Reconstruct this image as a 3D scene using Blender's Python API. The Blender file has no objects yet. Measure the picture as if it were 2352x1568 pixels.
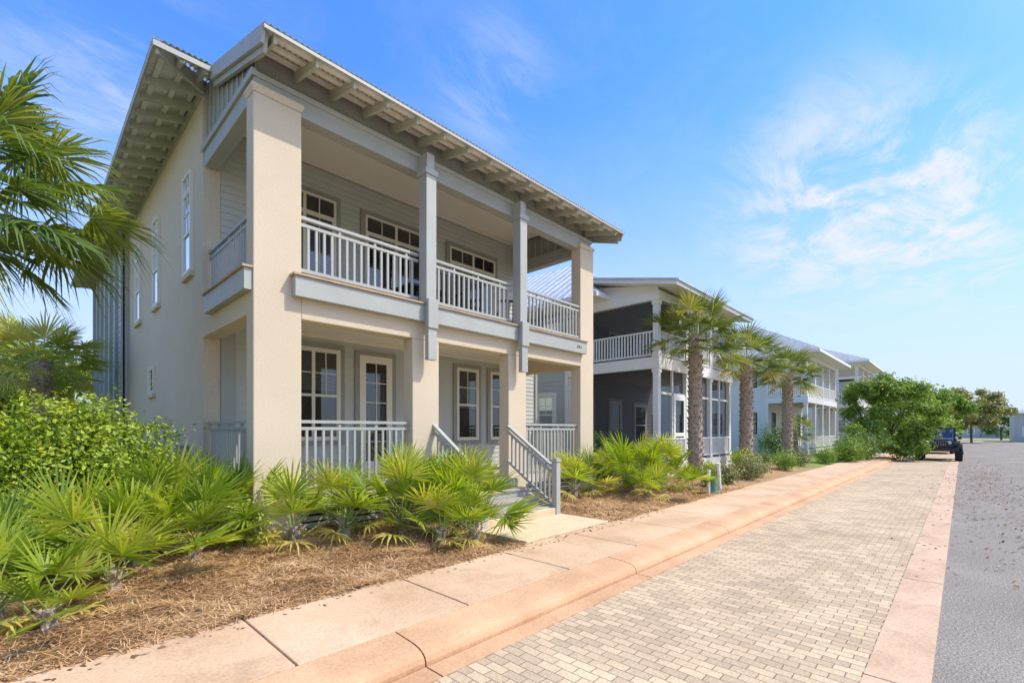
import bpy, math, random
import numpy as np
from mathutils import Vector, Matrix
random.seed(7); rng=np.random.default_rng(7)
scene=bpy.context.scene
COL=scene.collection
R=math.radians

# ---------------------------------------------------------------- materials
def nmat(name):
    m=bpy.data.materials.new(name); m.use_nodes=True
    nt=m.node_tree; b=nt.nodes['Principled BSDF']
    return m,nt,b
def ramp(nt,els):
    r=nt.nodes.new('ShaderNodeValToRGB')
    e=r.color_ramp.elements
    e[0].position=els[0][0]; e[0].color=(*els[0][1],1)
    e[1].position=els[-1][0]; e[1].color=(*els[-1][1],1)
    for p,c in els[1:-1]:
        x=e.new(p); x.color=(*c,1)
    return r
def noise(nt,vec,scale,detail=5,rough=.6):
    n=nt.nodes.new('ShaderNodeTexNoise'); n.inputs['Scale'].default_value=scale
    n.inputs['Detail'].default_value=detail; n.inputs['Roughness'].default_value=rough
    nt.links.new(vec,n.inputs['Vector']); return n
def mixc(nt,fac,a,b,mode='MIX'):
    n=nt.nodes.new('ShaderNodeMix'); n.data_type='RGBA'; n.blend_type=mode
    for s,i in ((fac,0),(a,6),(b,7)):
        if hasattr(s,'links'): nt.links.new(s,n.inputs[i])
        elif i==0: n.inputs[0].default_value=s
        else: n.inputs[i].default_value=(*s,1)
    return n.outputs[2]
def math_(nt,op,a,b=None,clamp=False):
    n=nt.nodes.new('ShaderNodeMath'); n.operation=op; n.use_clamp=clamp
    for s,i in ((a,0),(b,1)):
        if s is None: continue
        if hasattr(s,'links'): nt.links.new(s,n.inputs[i])
        else: n.inputs[i].default_value=s
    return n.outputs[0]
def bump(nt,b,h,strength,dist=.01):
    n=nt.nodes.new('ShaderNodeBump'); n.inputs['Strength'].default_value=strength
    n.inputs['Distance'].default_value=dist
    nt.links.new(h,n.inputs['Height']); nt.links.new(n.outputs[0],b.inputs['Normal'])
def pmat(name,c,rough=.6,var=.1,vs=1.5,bs=0,bst=.4,bd=.004,metal=0,c2=None,speck=0,stain=0):
    m,nt,b=nmat(name)
    tc=nt.nodes.new('ShaderNodeTexCoord').outputs['Object']
    n=noise(nt,tc,vs,7)
    ca=tuple(x*(1-var) for x in c); cb=tuple(min(1,x*(1+var)) for x in (c2 or c))
    r=ramp(nt,[(.32,ca),(.68,cb)]); nt.links.new(n.outputs[0],r.inputs[0])
    out=r.outputs[0]
    if speck:
        n3=noise(nt,tc,speck,3,.8); r3=ramp(nt,[(.35,(.84,.84,.84)),(.65,(1.12,1.12,1.12))]); nt.links.new(n3.outputs[0],r3.inputs[0])
        out=mixc(nt,1.0,out,r3.outputs[0],'MULTIPLY')
    if stain:
        n4=noise(nt,tc,stain,9,.75); n4.inputs['Distortion'].default_value=1.2; r4=ramp(nt,[(.36,(.74,.72,.70)),(.48,(1,1,1))]); nt.links.new(n4.outputs[0],r4.inputs[0])
        out=mixc(nt,.55,out,r4.outputs[0],'MULTIPLY')
    nt.links.new(out,b.inputs['Base Color'])
    b.inputs['Roughness'].default_value=rough; b.inputs['Metallic'].default_value=metal
    if bs:
        n2=noise(nt,tc,bs,4); bump(nt,b,n2.outputs[0],bst,bd)
    return m
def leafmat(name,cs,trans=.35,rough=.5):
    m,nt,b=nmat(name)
    a=nt.nodes.new('ShaderNodeAttribute'); a.attribute_name='face_tone'
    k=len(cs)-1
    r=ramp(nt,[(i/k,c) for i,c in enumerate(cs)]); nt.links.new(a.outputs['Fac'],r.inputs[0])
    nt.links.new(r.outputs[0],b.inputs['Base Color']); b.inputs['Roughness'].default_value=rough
    t=nt.nodes.new('ShaderNodeBsdfTranslucent')
    br=mixc(nt,1.0,r.outputs[0],(1.6,1.5,.6),'MULTIPLY'); nt.links.new(br,t.inputs[0])
    mx=nt.nodes.new('ShaderNodeMixShader'); mx.inputs[0].default_value=trans
    nt.links.new(b.outputs[0],mx.inputs[1]); nt.links.new(t.outputs[0],mx.inputs[2])
    nt.links.new(mx.outputs[0],nt.nodes['Material Output'].inputs[0])
    return m

STUCCO=pmat('stucco',(.645,.53,.375),.9,.05,.6,150,.8,.005,speck=70)
SIDING=pmat('grey_siding',(.52,.52,.465),.55,.05,2,60,.15)
TRIM=pmat('dark_grey_trim',(.30,.29,.25),.5,.07,2,60,.15)
GREY=pmat('grey_painted_timber',(.38,.38,.33),.5,.07,2,80,.2)
GREYL=pmat('light_grey_paint',(.39,.39,.345),.5,.06,2,80,.2)
RAFT=pmat('rafter_paint',(.50,.505,.41),.6,.08,2,60,.2)
CREAM=pmat('cream_paint',(.76,.70,.58),.45,.03,2,50,.1)
CEIL,nt,b=nmat('beadboard')
tc=nt.nodes.new('ShaderNodeTexCoord').outputs['Object']
w=nt.nodes.new('ShaderNodeTexWave'); w.bands_direction='Y'; w.inputs['Scale'].default_value=5; nt.links.new(tc,w.inputs[0])
r=ramp(nt,[(0,(.80,.72,.57)),(.08,(.93,.86,.70)),(1,(.93,.86,.70))]); nt.links.new(w.outputs[1],r.inputs[0]); nt.links.new(r.outputs[0],b.inputs['Base Color'])
WHITE=pmat('white_paint',(.80,.78,.72),.45,.03,1.5,60,.1)
WSID=pmat('white_siding',(.72,.71,.66),.5,.04,1.5,60,.1)
GSID=pmat('pale_grey_siding',(.46,.47,.45),.5,.04,1.5,60,.1)
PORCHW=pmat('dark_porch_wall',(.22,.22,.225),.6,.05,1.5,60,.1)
METAL=pmat('galvanised_metal',(.78,.76,.69),.5,.10,4,30,.2,.003)
METALW=pmat('grey_metal_roof',(.40,.395,.37),.45,.12,2,20,.1,.003,metal=.2)
METALB=pmat('pale_metal_roof',(.55,.57,.58),.45,.12,2,20,.1,.003,metal=.2)
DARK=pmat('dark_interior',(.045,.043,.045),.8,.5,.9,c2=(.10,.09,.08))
WOOD=pmat('weathered_wood',(.42,.30,.19),.7,.2,3,50,.4)
DECKG=pmat('porch_deck',(.56,.50,.41),.65,.1,2,50,.3)
STAIRW=pmat('stair_tread_wood',(.36,.32,.27),.75,.18,5,60,.4)
BLACK=pmat('black_metal',(.02,.02,.022),.45,.1)
NUMB=pmat('bronze_numerals',(.18,.17,.15),.4,.1)
def plankmat():
    m,nt,b=nmat('new_pine_planks')
    tc=nt.nodes.new('ShaderNodeTexCoord').outputs['Object']
    mp=nt.nodes.new('ShaderNodeMapping'); mp.inputs['Scale'].default_value=(1.5,14,14); nt.links.new(tc,mp.inputs[0])
    n=noise(nt,mp.outputs[0],2,8,.7)
    r=ramp(nt,[(.3,(.46,.34,.19)),(.5,(.62,.49,.30)),(.7,(.72,.60,.40))]); nt.links.new(n.outputs[0],r.inputs[0])
    nt.links.new(r.outputs[0],b.inputs['Base Color']); b.inputs['Roughness'].default_value=.7
    bump(nt,b,n.outputs[0],.3,.004); return m
PINE=plankmat()
def glassmat():
    m,nt,b=nmat('window_glass')
    nt.nodes.remove(b)
    t=nt.nodes.new('ShaderNodeBsdfTransparent'); t.inputs[0].default_value=(.66,.68,.68,1)
    g=nt.nodes.new('ShaderNodeBsdfGlossy'); g.inputs['Roughness'].default_value=.02; g.inputs[0].default_value=(.9,.92,.95,1)
    f=nt.nodes.new('ShaderNodeFresnel'); f.inputs[0].default_value=2.0
    mx=nt.nodes.new('ShaderNodeMixShader'); nt.links.new(f.outputs[0],mx.inputs[0]); nt.links.new(t.outputs[0],mx.inputs[1]); nt.links.new(g.outputs[0],mx.inputs[2])
    nt.links.new(mx.outputs[0],nt.nodes['Material Output'].inputs[0]); return m
GLASS=glassmat()
def screenmat():
    m,nt,b=nmat('insect_screen')
    b.inputs['Base Color'].default_value=(.04,.04,.045,1); b.inputs['Roughness'].default_value=.7
    t=nt.nodes.new('ShaderNodeBsdfTransparent')
    mx=nt.nodes.new('ShaderNodeMixShader'); mx.inputs[0].default_value=.66
    nt.links.new(t.outputs[0],mx.inputs[1]); nt.links.new(b.outputs[0],mx.inputs[2])
    nt.links.new(mx.outputs[0],nt.nodes['Material Output'].inputs[0]); return m
SCREEN=screenmat()
def blindmat():
    m,nt,b=nmat('window_blind')
    tc=nt.nodes.new('ShaderNodeTexCoord').outputs['Object']
    w=nt.nodes.new('ShaderNodeTexWave'); w.bands_direction='Z'; w.inputs['Scale'].default_value=6.5; nt.links.new(tc,w.inputs[0])
    r=ramp(nt,[(.25,(.12,.12,.12)),(.6,(.56,.54,.49))]); nt.links.new(w.outputs[1],r.inputs[0]); nt.links.new(r.outputs[0],b.inputs['Base Color'])
    return m
BLIND=blindmat()
PALMETTO=leafmat('palmetto_leaf',[(.07,.13,.015),(.21,.31,.025),(.42,.49,.05),(.58,.50,.14)],.42)
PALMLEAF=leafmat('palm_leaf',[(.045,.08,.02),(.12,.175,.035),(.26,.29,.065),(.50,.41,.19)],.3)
PALMBRT=leafmat('palm_leaf_sunlit',[(.12,.17,.04),(.28,.34,.07),(.46,.48,.12),(.62,.54,.24)],.4)  # lighter copy of the palm leaf, with sunlight put into the colour
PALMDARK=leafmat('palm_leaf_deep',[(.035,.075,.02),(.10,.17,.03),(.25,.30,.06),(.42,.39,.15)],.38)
SHRUB=leafmat('shrub_leaf',[(.02,.055,.008),(.13,.22,.012),(.38,.46,.03),(.56,.57,.07)],.28)
OAK=leafmat('oak_leaf',[(.06,.12,.015),(.18,.29,.035),(.36,.46,.09)],.35)
OLIVE=leafmat('olive_leaf',[(.12,.13,.045),(.26,.27,.09),(.40,.37,.16)],.35)
ROSEM=leafmat('rosemary_leaf',[(.08,.11,.035),(.19,.22,.07),(.38,.32,.16)],.2)
HEDGE=leafmat('hedge_leaf',[(.03,.075,.015),(.10,.18,.035),(.20,.31,.06)],.3)
WOODL=leafmat('woodland_leaf',[(.12,.16,.03),(.34,.38,.05),(.56,.52,.10)],.38)
STRAWM=leafmat('pine_straw',[(.23,.105,.042),(.52,.30,.13),(.70,.47,.24),(.78,.60,.37)],.1,.8)
LITTER=leafmat('dry_leaves',[(.14,.07,.035),(.32,.18,.10),(.46,.34,.22)],.1,.8)
TRUNKM=pmat('palm_trunk',(.28,.21,.145),.95,.35,14,60,.9,.02,c2=(.44,.35,.27))
BARK=pmat('bark',(.13,.10,.075),.95,.3,8,40,.9,.02)

# ---------------------------------------------------------------- mesh builder
class MB:
    def __init__(s): s.v=[]; s.f=[]; s.m=[]; s.r=[]
    def add(s,vs,fs,mi=0,rn=None):
        k=len(s.v); s.v.extend([tuple(v) for v in vs])
        for f in fs:
            s.f.append(tuple(k+i for i in f)); s.m.append(mi); s.r.append(random.random() if rn is None else rn)
    def box(s,x0,x1,y0,y1,z0,z1,mi=0):
        if x1<x0:x0,x1=x1,x0
        if y1<y0:y0,y1=y1,y0
        s.add([(x0,y0,z0),(x1,y0,z0),(x1,y1,z0),(x0,y1,z0),(x0,y0,z1),(x1,y0,z1),(x1,y1,z1),(x0,y1,z1)],
          [(3,2,1,0),(4,5,6,7),(0,1,5,4),(1,2,6,5),(2,3,7,6),(3,0,4,7)],mi)
    def beam(s,p,q,w,h,mi=0,h2=None):
        p=Vector(p);q=Vector(q);d=(q-p).normalized()
        sd=d.cross(Vector((0,0,1)))
        if sd.length<1e-4: sd=Vector((1,0,0))
        sd.normalize(); up=sd.cross(d)
        h2=h if h2 is None else h2
        vs=[]
        for c,hh in ((p,h),(q,h2)):
            vs+= [c-sd*w/2, c+sd*w/2, c+sd*w/2-up*hh, c-sd*w/2-up*hh]
        s.add(vs,[(0,1,2,3),(7,6,5,4),(0,4,5,1),(1,5,6,2),(2,6,7,3),(3,7,4,0)],mi)
    def cyl(s,p,q,r0,r1,n=12,mi=0,cap=True,rn=None):
        p=Vector(p);q=Vector(q);d=(q-p).normalized()
        a=d.orthogonal().normalized(); b=d.cross(a)
        vs=[]
        for c,r in ((p,r0),(q,r1)):
            for i in range(n):
                t=2*math.pi*i/n; vs.append(c+a*math.cos(t)*r+b*math.sin(t)*r)
        fs=[(i,(i+1)%n,n+(i+1)%n,n+i) for i in range(n)]
        if cap: fs+=[tuple(range(n))[::-1],tuple(range(n,2*n))]
        s.add(vs,fs,mi,rn)
    def obj(s,name,mats,parent=None,smooth=False,local=False):
        me=bpy.data.meshes.new(name); me.from_pydata(s.v,[],s.f); 
        if not isinstance(mats,(list,tuple)): mats=[mats]
        for m in mats: me.materials.append(m)
        me.polygons.foreach_set('material_index',s.m)
        at=me.attributes.new('face_tone','FLOAT','FACE'); at.data.foreach_set('value',s.r)
        if smooth: me.polygons.foreach_set('use_smooth',[True]*len(s.f))
        me.update(); me.validate()
        o=bpy.data.objects.new(name,me); COL.objects.link(o)
        if parent: attach(o,parent,local)
        return o
def boxobj(name,mat,parent,b,local=False):
    m=MB(); m.box(*b); return m.obj(name,mat,parent,local=local)
WL={}
def attach(o,p,local=False):
    o.parent=p
    if not local and p.name in WL: o.matrix_parent_inverse=Matrix.Translation(-WL[p.name])
def tag(o,label,cat,group=None):
    o['label']=label; o['category']=cat
    if group:o['group']=group
    return o
def empty(name,loc,label,cat,group=None):
    o=bpy.data.objects.new(name,None); o.empty_display_size=.3; o.location=loc; COL.objects.link(o)
    WL[o.name]=Vector(loc); return tag(o,label,cat,group)
def structure(o): o['kind']='structure'; return o
def bevel(o,w=.006,seg=2):
    m=o.modifiers.new('b','BEVEL'); m.width=w; m.segments=seg; m.limit_method='ANGLE'; return o

def quads(name,P,mat,face_tone,parent=None,local=False):
    n=P.shape[0]
    me=bpy.data.meshes.new(name)
    me.vertices.add(n*4); me.vertices.foreach_set('co',P.reshape(-1).astype(np.float32))
    me.loops.add(n*4); me.loops.foreach_set('vertex_index',np.arange(n*4,dtype=np.int32))
    me.polygons.add(n); me.polygons.foreach_set('loop_start',np.arange(0,n*4,4,dtype=np.int32))
    try: me.polygons.foreach_set('loop_total',np.full(n,4,dtype=np.int32))
    except Exception: pass
    at=me.attributes.new('face_tone','FLOAT','FACE'); at.data.foreach_set('value',face_tone.astype(np.float32))
    me.materials.append(mat); me.update(calc_edges=True)
    o=bpy.data.objects.new(name,me); COL.objects.link(o)
    if parent: attach(o,parent,local)
    return o
def cloud(blobs,n,size,shell=.72,aspect=.5,up=.3):
    B=np.array(blobs,float); wgt=(B[:,3]*B[:,5])**1.0; wgt/=wgt.sum()
    idx=rng.choice(len(B),n,p=wgt); b=B[idx]
    d=rng.normal(size=(n,3)); d/=np.linalg.norm(d,axis=1)[:,None]
    rr=shell+(1-shell)*rng.random(n)+.12*rng.normal(size=n)*(rng.random(n)<.4)
    inner=rng.random(n)<.18; rr[inner]*=rng.random(inner.sum())
    lump=1+.15*np.sin(d[:,0]*7+idx)+.13*np.sin(d[:,2]*9+idx*2)+.10*np.sin(d[:,1]*13+idx)
    pos=b[:,:3]+d*(rr*lump)[:,None]*b[:,3:6]
    nn=d+rng.normal(size=(n,3))*.8+np.array([0,0,up]); nn/=np.linalg.norm(nn,axis=1)[:,None]
    t=rng.normal(size=(n,3)); t-=nn*(t*nn).sum(1)[:,None]; t/=np.linalg.norm(t,axis=1)[:,None]
    s=np.cross(nn,t); L=(size*(.6+.8*rng.random(n)))[:,None]
    P=np.stack([pos-t*L*.5, pos+s*L*aspect*.5, pos+t*L*.5, pos-s*L*aspect*.5],1)
    br=rng.random(len(B))[idx]
    face_tone=np.clip(.5*rng.random(n)+.2*br+.3*(rr-.4)+.12*d[:,2],0,1)  # shading put into leaf tone: inner leaves darker, upper ones lighter
    return P,face_tone

# ---------------------------------------------------------------- setting: ground
def groundmat():
    m,nt,b=nmat('sandy_ground')
    tc=nt.nodes.new('ShaderNodeTexCoord').outputs['Object']
    n=noise(nt,tc,.6,9,.7)
    r=ramp(nt,[(.35,(.17,.18,.07)),(.5,(.30,.28,.15)),(.65,(.44,.38,.25))]); nt.links.new(n.outputs[0],r.inputs[0]); nt.links.new(r.outputs[0],b.inputs['Base Color'])  # lightened to sandy tones to bounce more light into the porch
    b.inputs['Roughness'].default_value=1; return m
g=MB(); g.add([(-400,-400,-.01),(900,-400,-.01),(900,600,-.01),(-400,600,-.01)],[(0,1,2,3)])
structure(g.obj('ground',groundmat()))
def asphalt():
    m,nt,b=nmat('asphalt')
    tc=nt.nodes.new('ShaderNodeTexCoord').outputs['Object']
    n=noise(nt,tc,.7,6); n2=noise(nt,tc,55,3,.9)
    v=nt.nodes.new('ShaderNodeTexVoronoi'); v.inputs['Scale'].default_value=80; nt.links.new(tc,v.inputs[0])
    r=ramp(nt,[(.3,(.235,.205,.172)),(.7,(.315,.28,.24))]); nt.links.new(n.outputs[0],r.inputs[0])
    r2=ramp(nt,[(.3,(.35,.35,.35)),(.5,(1,1,1)),(.7,(1.85,1.85,1.85))]); nt.links.new(n2.outputs[0],r2.inputs[0])
    nt.links.new(mixc(nt,1.0,r.outputs[0],r2.outputs[0],'MULTIPLY'),b.inputs['Base Color'])
    b.inputs['Roughness'].default_value=.95; b.inputs['Specular IOR Level'].default_value=.1; bump(nt,b,v.outputs[0],.7,.008); return m
XEND=96
g=MB(); g.add([(-30,-9,0),(XEND,-9,0),(XEND,.155,0),(-30,.155,0)],[(0,1,2,3)])
structure(g.obj('road',asphalt()))
TERRA=pmat('terracotta_concrete',(.585,.375,.215),.88,.10,.9,90,.5,.004,c2=(.64,.445,.28),speck=45,stain=1.3)
TERRAK=pmat('terracotta_kerb',(.56,.32,.165),.85,.10,1.3,90,.4,.004,c2=(.61,.375,.21),speck=45)
TERRAB=pmat('pink_concrete_band',(.555,.37,.23),.88,.10,1.3,90,.5,.004,c2=(.61,.42,.275),speck=45,stain=1.5)
g=MB(); x=-8.
while x<XEND:
    g.box(x,x+3.03,.155,.512,-.05,.010); x+=3.045
structure(g.obj('concrete_band',TERRAB))
def pavers():
    m,nt,b=nmat('concrete_pavers')
    tc=nt.nodes.new('ShaderNodeTexCoord').outputs['Object']
    sp=nt.nodes.new('ShaderNodeSeparateXYZ'); nt.links.new(tc,sp.inputs[0])
    wob=noise(nt,tc,2.2,2)
    cb=nt.nodes.new('ShaderNodeCombineXYZ')
    wv=math_(nt,'MULTIPLY',wob.outputs[0],.03)
    nt.links.new(math_(nt,'ADD',sp.outputs[1],wv),cb.inputs[0]); nt.links.new(math_(nt,'ADD',sp.outputs[0],wv),cb.inputs[1])
    br=nt.nodes.new('ShaderNodeTexBrick'); br.offset=.5; br.inputs['Scale'].default_value=1
    br.inputs['Brick Width'].default_value=.178; br.inputs['Row Height'].default_value=.092
    br.inputs['Mortar Size'].default_value=.0045; br.inputs['Mortar Smooth'].default_value=.35; br.inputs['Bias'].default_value=0
    br.inputs['Color1'].default_value=(.65,.505,.335,1); br.inputs['Color2'].default_value=(.46,.36,.245,1); br.inputs['Mortar'].default_value=(.25,.185,.12,1)
    nt.links.new(cb.outputs[0],br.inputs[0])
    n=noise(nt,tc,.8,5); r=ramp(nt,[(.3,(.82,.79,.76)),(.7,(1.12,1.1,1.06))]); nt.links.new(n.outputs[0],r.inputs[0])
    n2=noise(nt,tc,55,3,.8); r2=ramp(nt,[(.3,(.75,.75,.75)),(.7,(1.2,1.2,1.2))]); nt.links.new(n2.outputs[0],r2.inputs[0])
    c=mixc(nt,1.0,br.outputs[0],r.outputs[0],'MULTIPLY'); c=mixc(nt,1.0,c,r2.outputs[0],'MULTIPLY')
    nt.links.new(c,b.inputs['Base Color']); b.inputs['Roughness'].default_value=.9; b.inputs['Specular IOR Level'].default_value=.2
    hh=math_(nt,'SUBTRACT',math_(nt,'MULTIPLY',n2.outputs[0],.25),br.outputs['Fac'])
    bump(nt,b,hh,.6,.005); return m
g=MB(); g.add([(-10,.512,.004),(XEND,.512,.004),(XEND,2.66,.004),(-10,2.66,.004)],[(0,1,2,3)])
structure(g.obj('parking_lane',pavers()))
g=MB(); prof=[(2.855,-.02),(2.855,.04),(2.870,.075),(2.90,.10),(2.945,.119),(3.02,.132),(3.27,.146),(3.27,-.02)]
x=2.06-3.1*4
while x<XEND:
    a=x+.007;bb=x+3.1-.007;k=len(prof)
    vs=[(a,p[0],p[1]) for p in prof]+[(bb,p[0],p[1]) for p in prof]
    g.add(vs,[(i,i+1,k+i+1,k+i) for i in range(k-1)]+[tuple(range(k))[::-1],tuple(range(k,2*k))]); g.box(x+.007,x+3.093,2.655,2.847,-.03,.011); x+=3.1
structure(g.obj('kerb',TERRAK))
g=MB(); x=1.30-1.54*9
while x<XEND:
    g.box(x+.007,x+1.533,3.285,4.45,-.05,.150); x+=1.54
structure(bevel(g.obj('sidewalk',TERRA),.010,2))
g=MB(); g.add([(-20,2.8,-.004),(XEND,2.8,-.004),(XEND,4.44,.100),(-20,4.44,.100)],[(0,1,2,3)])
structure(g.obj('path',pmat('joint_dirt',(.07,.05,.04),1)))
def bedz(x,y):
    t=min(1,max(0,(y-4.45)/1.8)); t=t*t*(3-2*t)
    h=.135+.13*t+.022*math.sin(x*2.1+y)*t+.018*math.sin(x*5.3-y*3.1)*t
    if 4.6<x<7.4 and y<7: h=min(h,.125)
    return h
g=MB(); xs=np.concatenate([np.arange(-12,14,.2),np.arange(14,90,1.0)]); ys=np.concatenate([np.arange(4.452,9,.2),np.arange(9,60,3.)])
vs=[(x,y,bedz(x,y)) for y in ys for x in xs]; nx=len(xs)
g.add(vs,[(j*nx+i,j*nx+i+1,(j+1)*nx+i+1,(j+1)*nx+i) for j in range(len(ys)-1) for i in range(nx-1)])
def mulch():
    m,nt,b=nmat('pine_straw_mulch')
    tc=nt.nodes.new('ShaderNodeTexCoord').outputs['Object']
    n=noise(nt,tc,14,8,.8); n.inputs['Distortion'].default_value=2.5
    r=ramp(nt,[(.3,(.17,.085,.04)),(.5,(.42,.25,.115)),(.65,(.60,.41,.22))]); nt.links.new(n.outputs[0],r.inputs[0])
    sp=nt.nodes.new('ShaderNodeSeparateXYZ'); nt.links.new(tc,sp.inputs[0])
    n2=noise(nt,tc,1.0,6,.7)
    gr=ramp(nt,[(.35,(.10,.16,.025)),(.65,(.22,.29,.05))]); nt.links.new(n2.outputs[0],gr.inputs[0])
    f=math_(nt,'MULTIPLY',math_(nt,'SUBTRACT',sp.outputs[0],21.),.2,True)
    f2=math_(nt,'MULTIPLY',math_(nt,'SUBTRACT',sp.outputs[1],9.5),.5,True)
    f=math_(nt,'MAXIMUM',f,f2)
    nt.links.new(mixc(nt,f,r.outputs[0],gr.outputs[0]),b.inputs['Base Color'])
    b.inputs['Roughness'].default_value=1; bump(nt,b,n.outputs[0],1,.03); return m
structure(g.obj('garden_soil',mulch(),smooth=True))
n=52000
X=np.concatenate([rng.uniform(-1.5,5.0,int(n*.7)),rng.uniform(5,14,n-int(n*.7))]); Y=4.38+rng.random(n)**1.15*2.6
bz=np.array([bedz(a,b_) for a,b_ in zip(X,Y)])
th=rng.uniform(0,math.pi,n)+.6*np.sin(X*3+Y*2); L=rng.uniform(.06,.17,n); W=rng.uniform(.002,.0048,n)*(1+ (X>5)*.6)
dz=rng.normal(0,.2,n)
clump=.05*np.maximum(0,np.sin(X*6+np.sin(Y*5)*2)*np.sin(Y*7+X))
T=np.stack([np.cos(th),np.sin(th),dz],1)*L[:,None]/2; S=np.stack([-np.sin(th),np.cos(th),np.zeros(n)],1)*W[:,None]
C=np.stack([X,Y,bz+rng.uniform(.004,.04,n)+clump],1)
ok=~((X>4.85)&(X<7.15)&(Y<7)&(Y>4.3))
Pn=np.stack([C-T-S,C-T+S,C+T+S*.5,C+T-S*.5],1)[ok]
o=quads('pine_straw',Pn,STRAWM,np.clip(rng.random(ok.sum())*.8+.2*np.sin(X[ok]*4)*np.sin(Y[ok]*5),0,1)); o['kind']='stuff'; tag(o,'brown pine straw mulch scattered over the planting bed','pine straw')
n=4400
X=np.concatenate([rng.normal(22,7,2900),rng.uniform(0,9,1500)]); Y=np.concatenate([rng.normal(-.5,.6,2900),rng.uniform(4.2,6.2,1500)])
k=(X>7)|(Y>4); X=X[k];Y=Y[k]; n=len(X)
Z=np.where(Y>4.45,np.array([bedz(a,b_) for a,b_ in zip(X,Y)])+.03,np.where(Y>3,.155,.016))
th=rng.uniform(0,6.28,n);L=np.where(Y>4,rng.uniform(.015,.035,n),rng.uniform(.02,.04,n))
T=np.stack([np.cos(th),np.sin(th),rng.normal(0,.25,n)],1)*L[:,None];S=np.stack([-np.sin(th),np.cos(th),rng.normal(0,.25,n)],1)*L[:,None]*.5
C=np.stack([X,Y,Z],1)
o=quads('fallen_leaves',np.stack([C-T,C+S,C+T,C-S],1),LITTER,rng.random(n)); o['kind']='stuff'; tag(o,'dry brown leaves scattered on road and mulch','fallen leaves')

# ---------------------------------------------------------------- windows, doors, siding
def mp(face,plane):
    if face=='-Y': return lambda a,o,z:(a,plane-o,z)
    return lambda a,o,z:(plane-o,a,z)
def mbox(mb,M,a0,a1,o0,o1,z0,z1,mi=0):
    p=M(a0,o0,z0);q=M(a1,o1,z1); mb.box(p[0],q[0],p[1],q[1],p[2],q[2],mi)
def siding(mb,face,plane,a0,a1,z0,z1,h=.12,mi=0):
    M=mp(face,plane); z=z0
    while z<z1-.01:
        t=min(z+h,z1)
        vs=[M(a0,.016,z),M(a1,.016,z),M(a1,.002,t),M(a0,.002,t),M(a0,0,z),M(a1,0,z)]
        mb.add(vs,[(0,1,2,3) if face=='-Y' else (3,2,1,0),(4,5,1,0)],mi); z=t
def window(parent,face,plane,a0,a1,z0,z1,cas=TRIM,fr=CREAM,mid=True,cols=2,sashes=1,blind=.5,casw=.1,transom=None,name='window'):
    M=mp(face,plane); mb=MB()
    if casw:
        for (u0,u1,v0,v1) in ((a0-casw,a0,z0-casw,z1+casw),(a1,a1+casw,z0-casw,z1+casw),(a0,a1,z1,z1+casw),(a0,a1,z0-casw,z0)):
            mbox(mb,M,u0,u1,.0,.04,v0,v1,0)
    f=.045
    def frame(u0,u1,v0,v1,f,o):
        for (p,q,r_,s) in ((u0,u0+f,v0,v1),(u1-f,u1,v0,v1),(u0+f,u1-f,v1-f,v1),(u0+f,u1-f,v0,v0+f)):
            mbox(mb,M,p,q,.0,o,r_,s,1)
    frame(a0,a1,z0,z1,f,.055)
    zt=z1-f
    if transom:
        zt=z1-transom; mbox(mb,M,a0+f,a1-f,0,.052,zt,zt+.05,1)
    W=(a1-a0-2*f)/sashes
    gl=MB(); bl=MB()
    for i in range(sashes):
        u0=a0+f+W*i; u1=u0+W
        if i: mbox(mb,M,u0-.03,u0+.03,0,.05,z0+f,z1-f,1)
        m=.03
        frame(u0+.002,u1-.002,z0+f,zt-.002,m,.046)
        if mid: mbox(mb,M,u0+m,u1-m,0,.048,(z0+zt)/2-.025,(z0+zt)/2+.025,1)
        zb=(z0+zt)/2 if mid else z0+f
        for c in range(1,cols):
            x=u0+W*c/cols; mbox(mb,M,x-.009,x+.009,.022,.04,zb,zt-m,1)
            if transom: mbox(mb,M,x-.009,x+.009,.022,.04,zt+.05,z1-f,1)
        if mid:
            zz=(zb+zt)/2
            if cols>1: mbox(mb,M,u0+m,u1-m,.022,.039,zz-.009,zz+.009,1)
        gl.add([M(u0,.026,z0+f),M(u1,.026,z0+f),M(u1,.026,z1-f),M(u0,.026,z1-f)],[(0,1,2,3)])
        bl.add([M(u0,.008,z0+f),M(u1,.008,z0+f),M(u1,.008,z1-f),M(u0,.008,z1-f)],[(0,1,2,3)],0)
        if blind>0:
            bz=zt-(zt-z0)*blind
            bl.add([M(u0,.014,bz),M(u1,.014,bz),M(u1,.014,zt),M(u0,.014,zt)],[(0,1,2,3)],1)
    o=mb.obj(name,[cas,fr],parent)
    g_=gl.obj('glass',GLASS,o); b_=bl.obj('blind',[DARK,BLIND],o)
    return o
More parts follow.
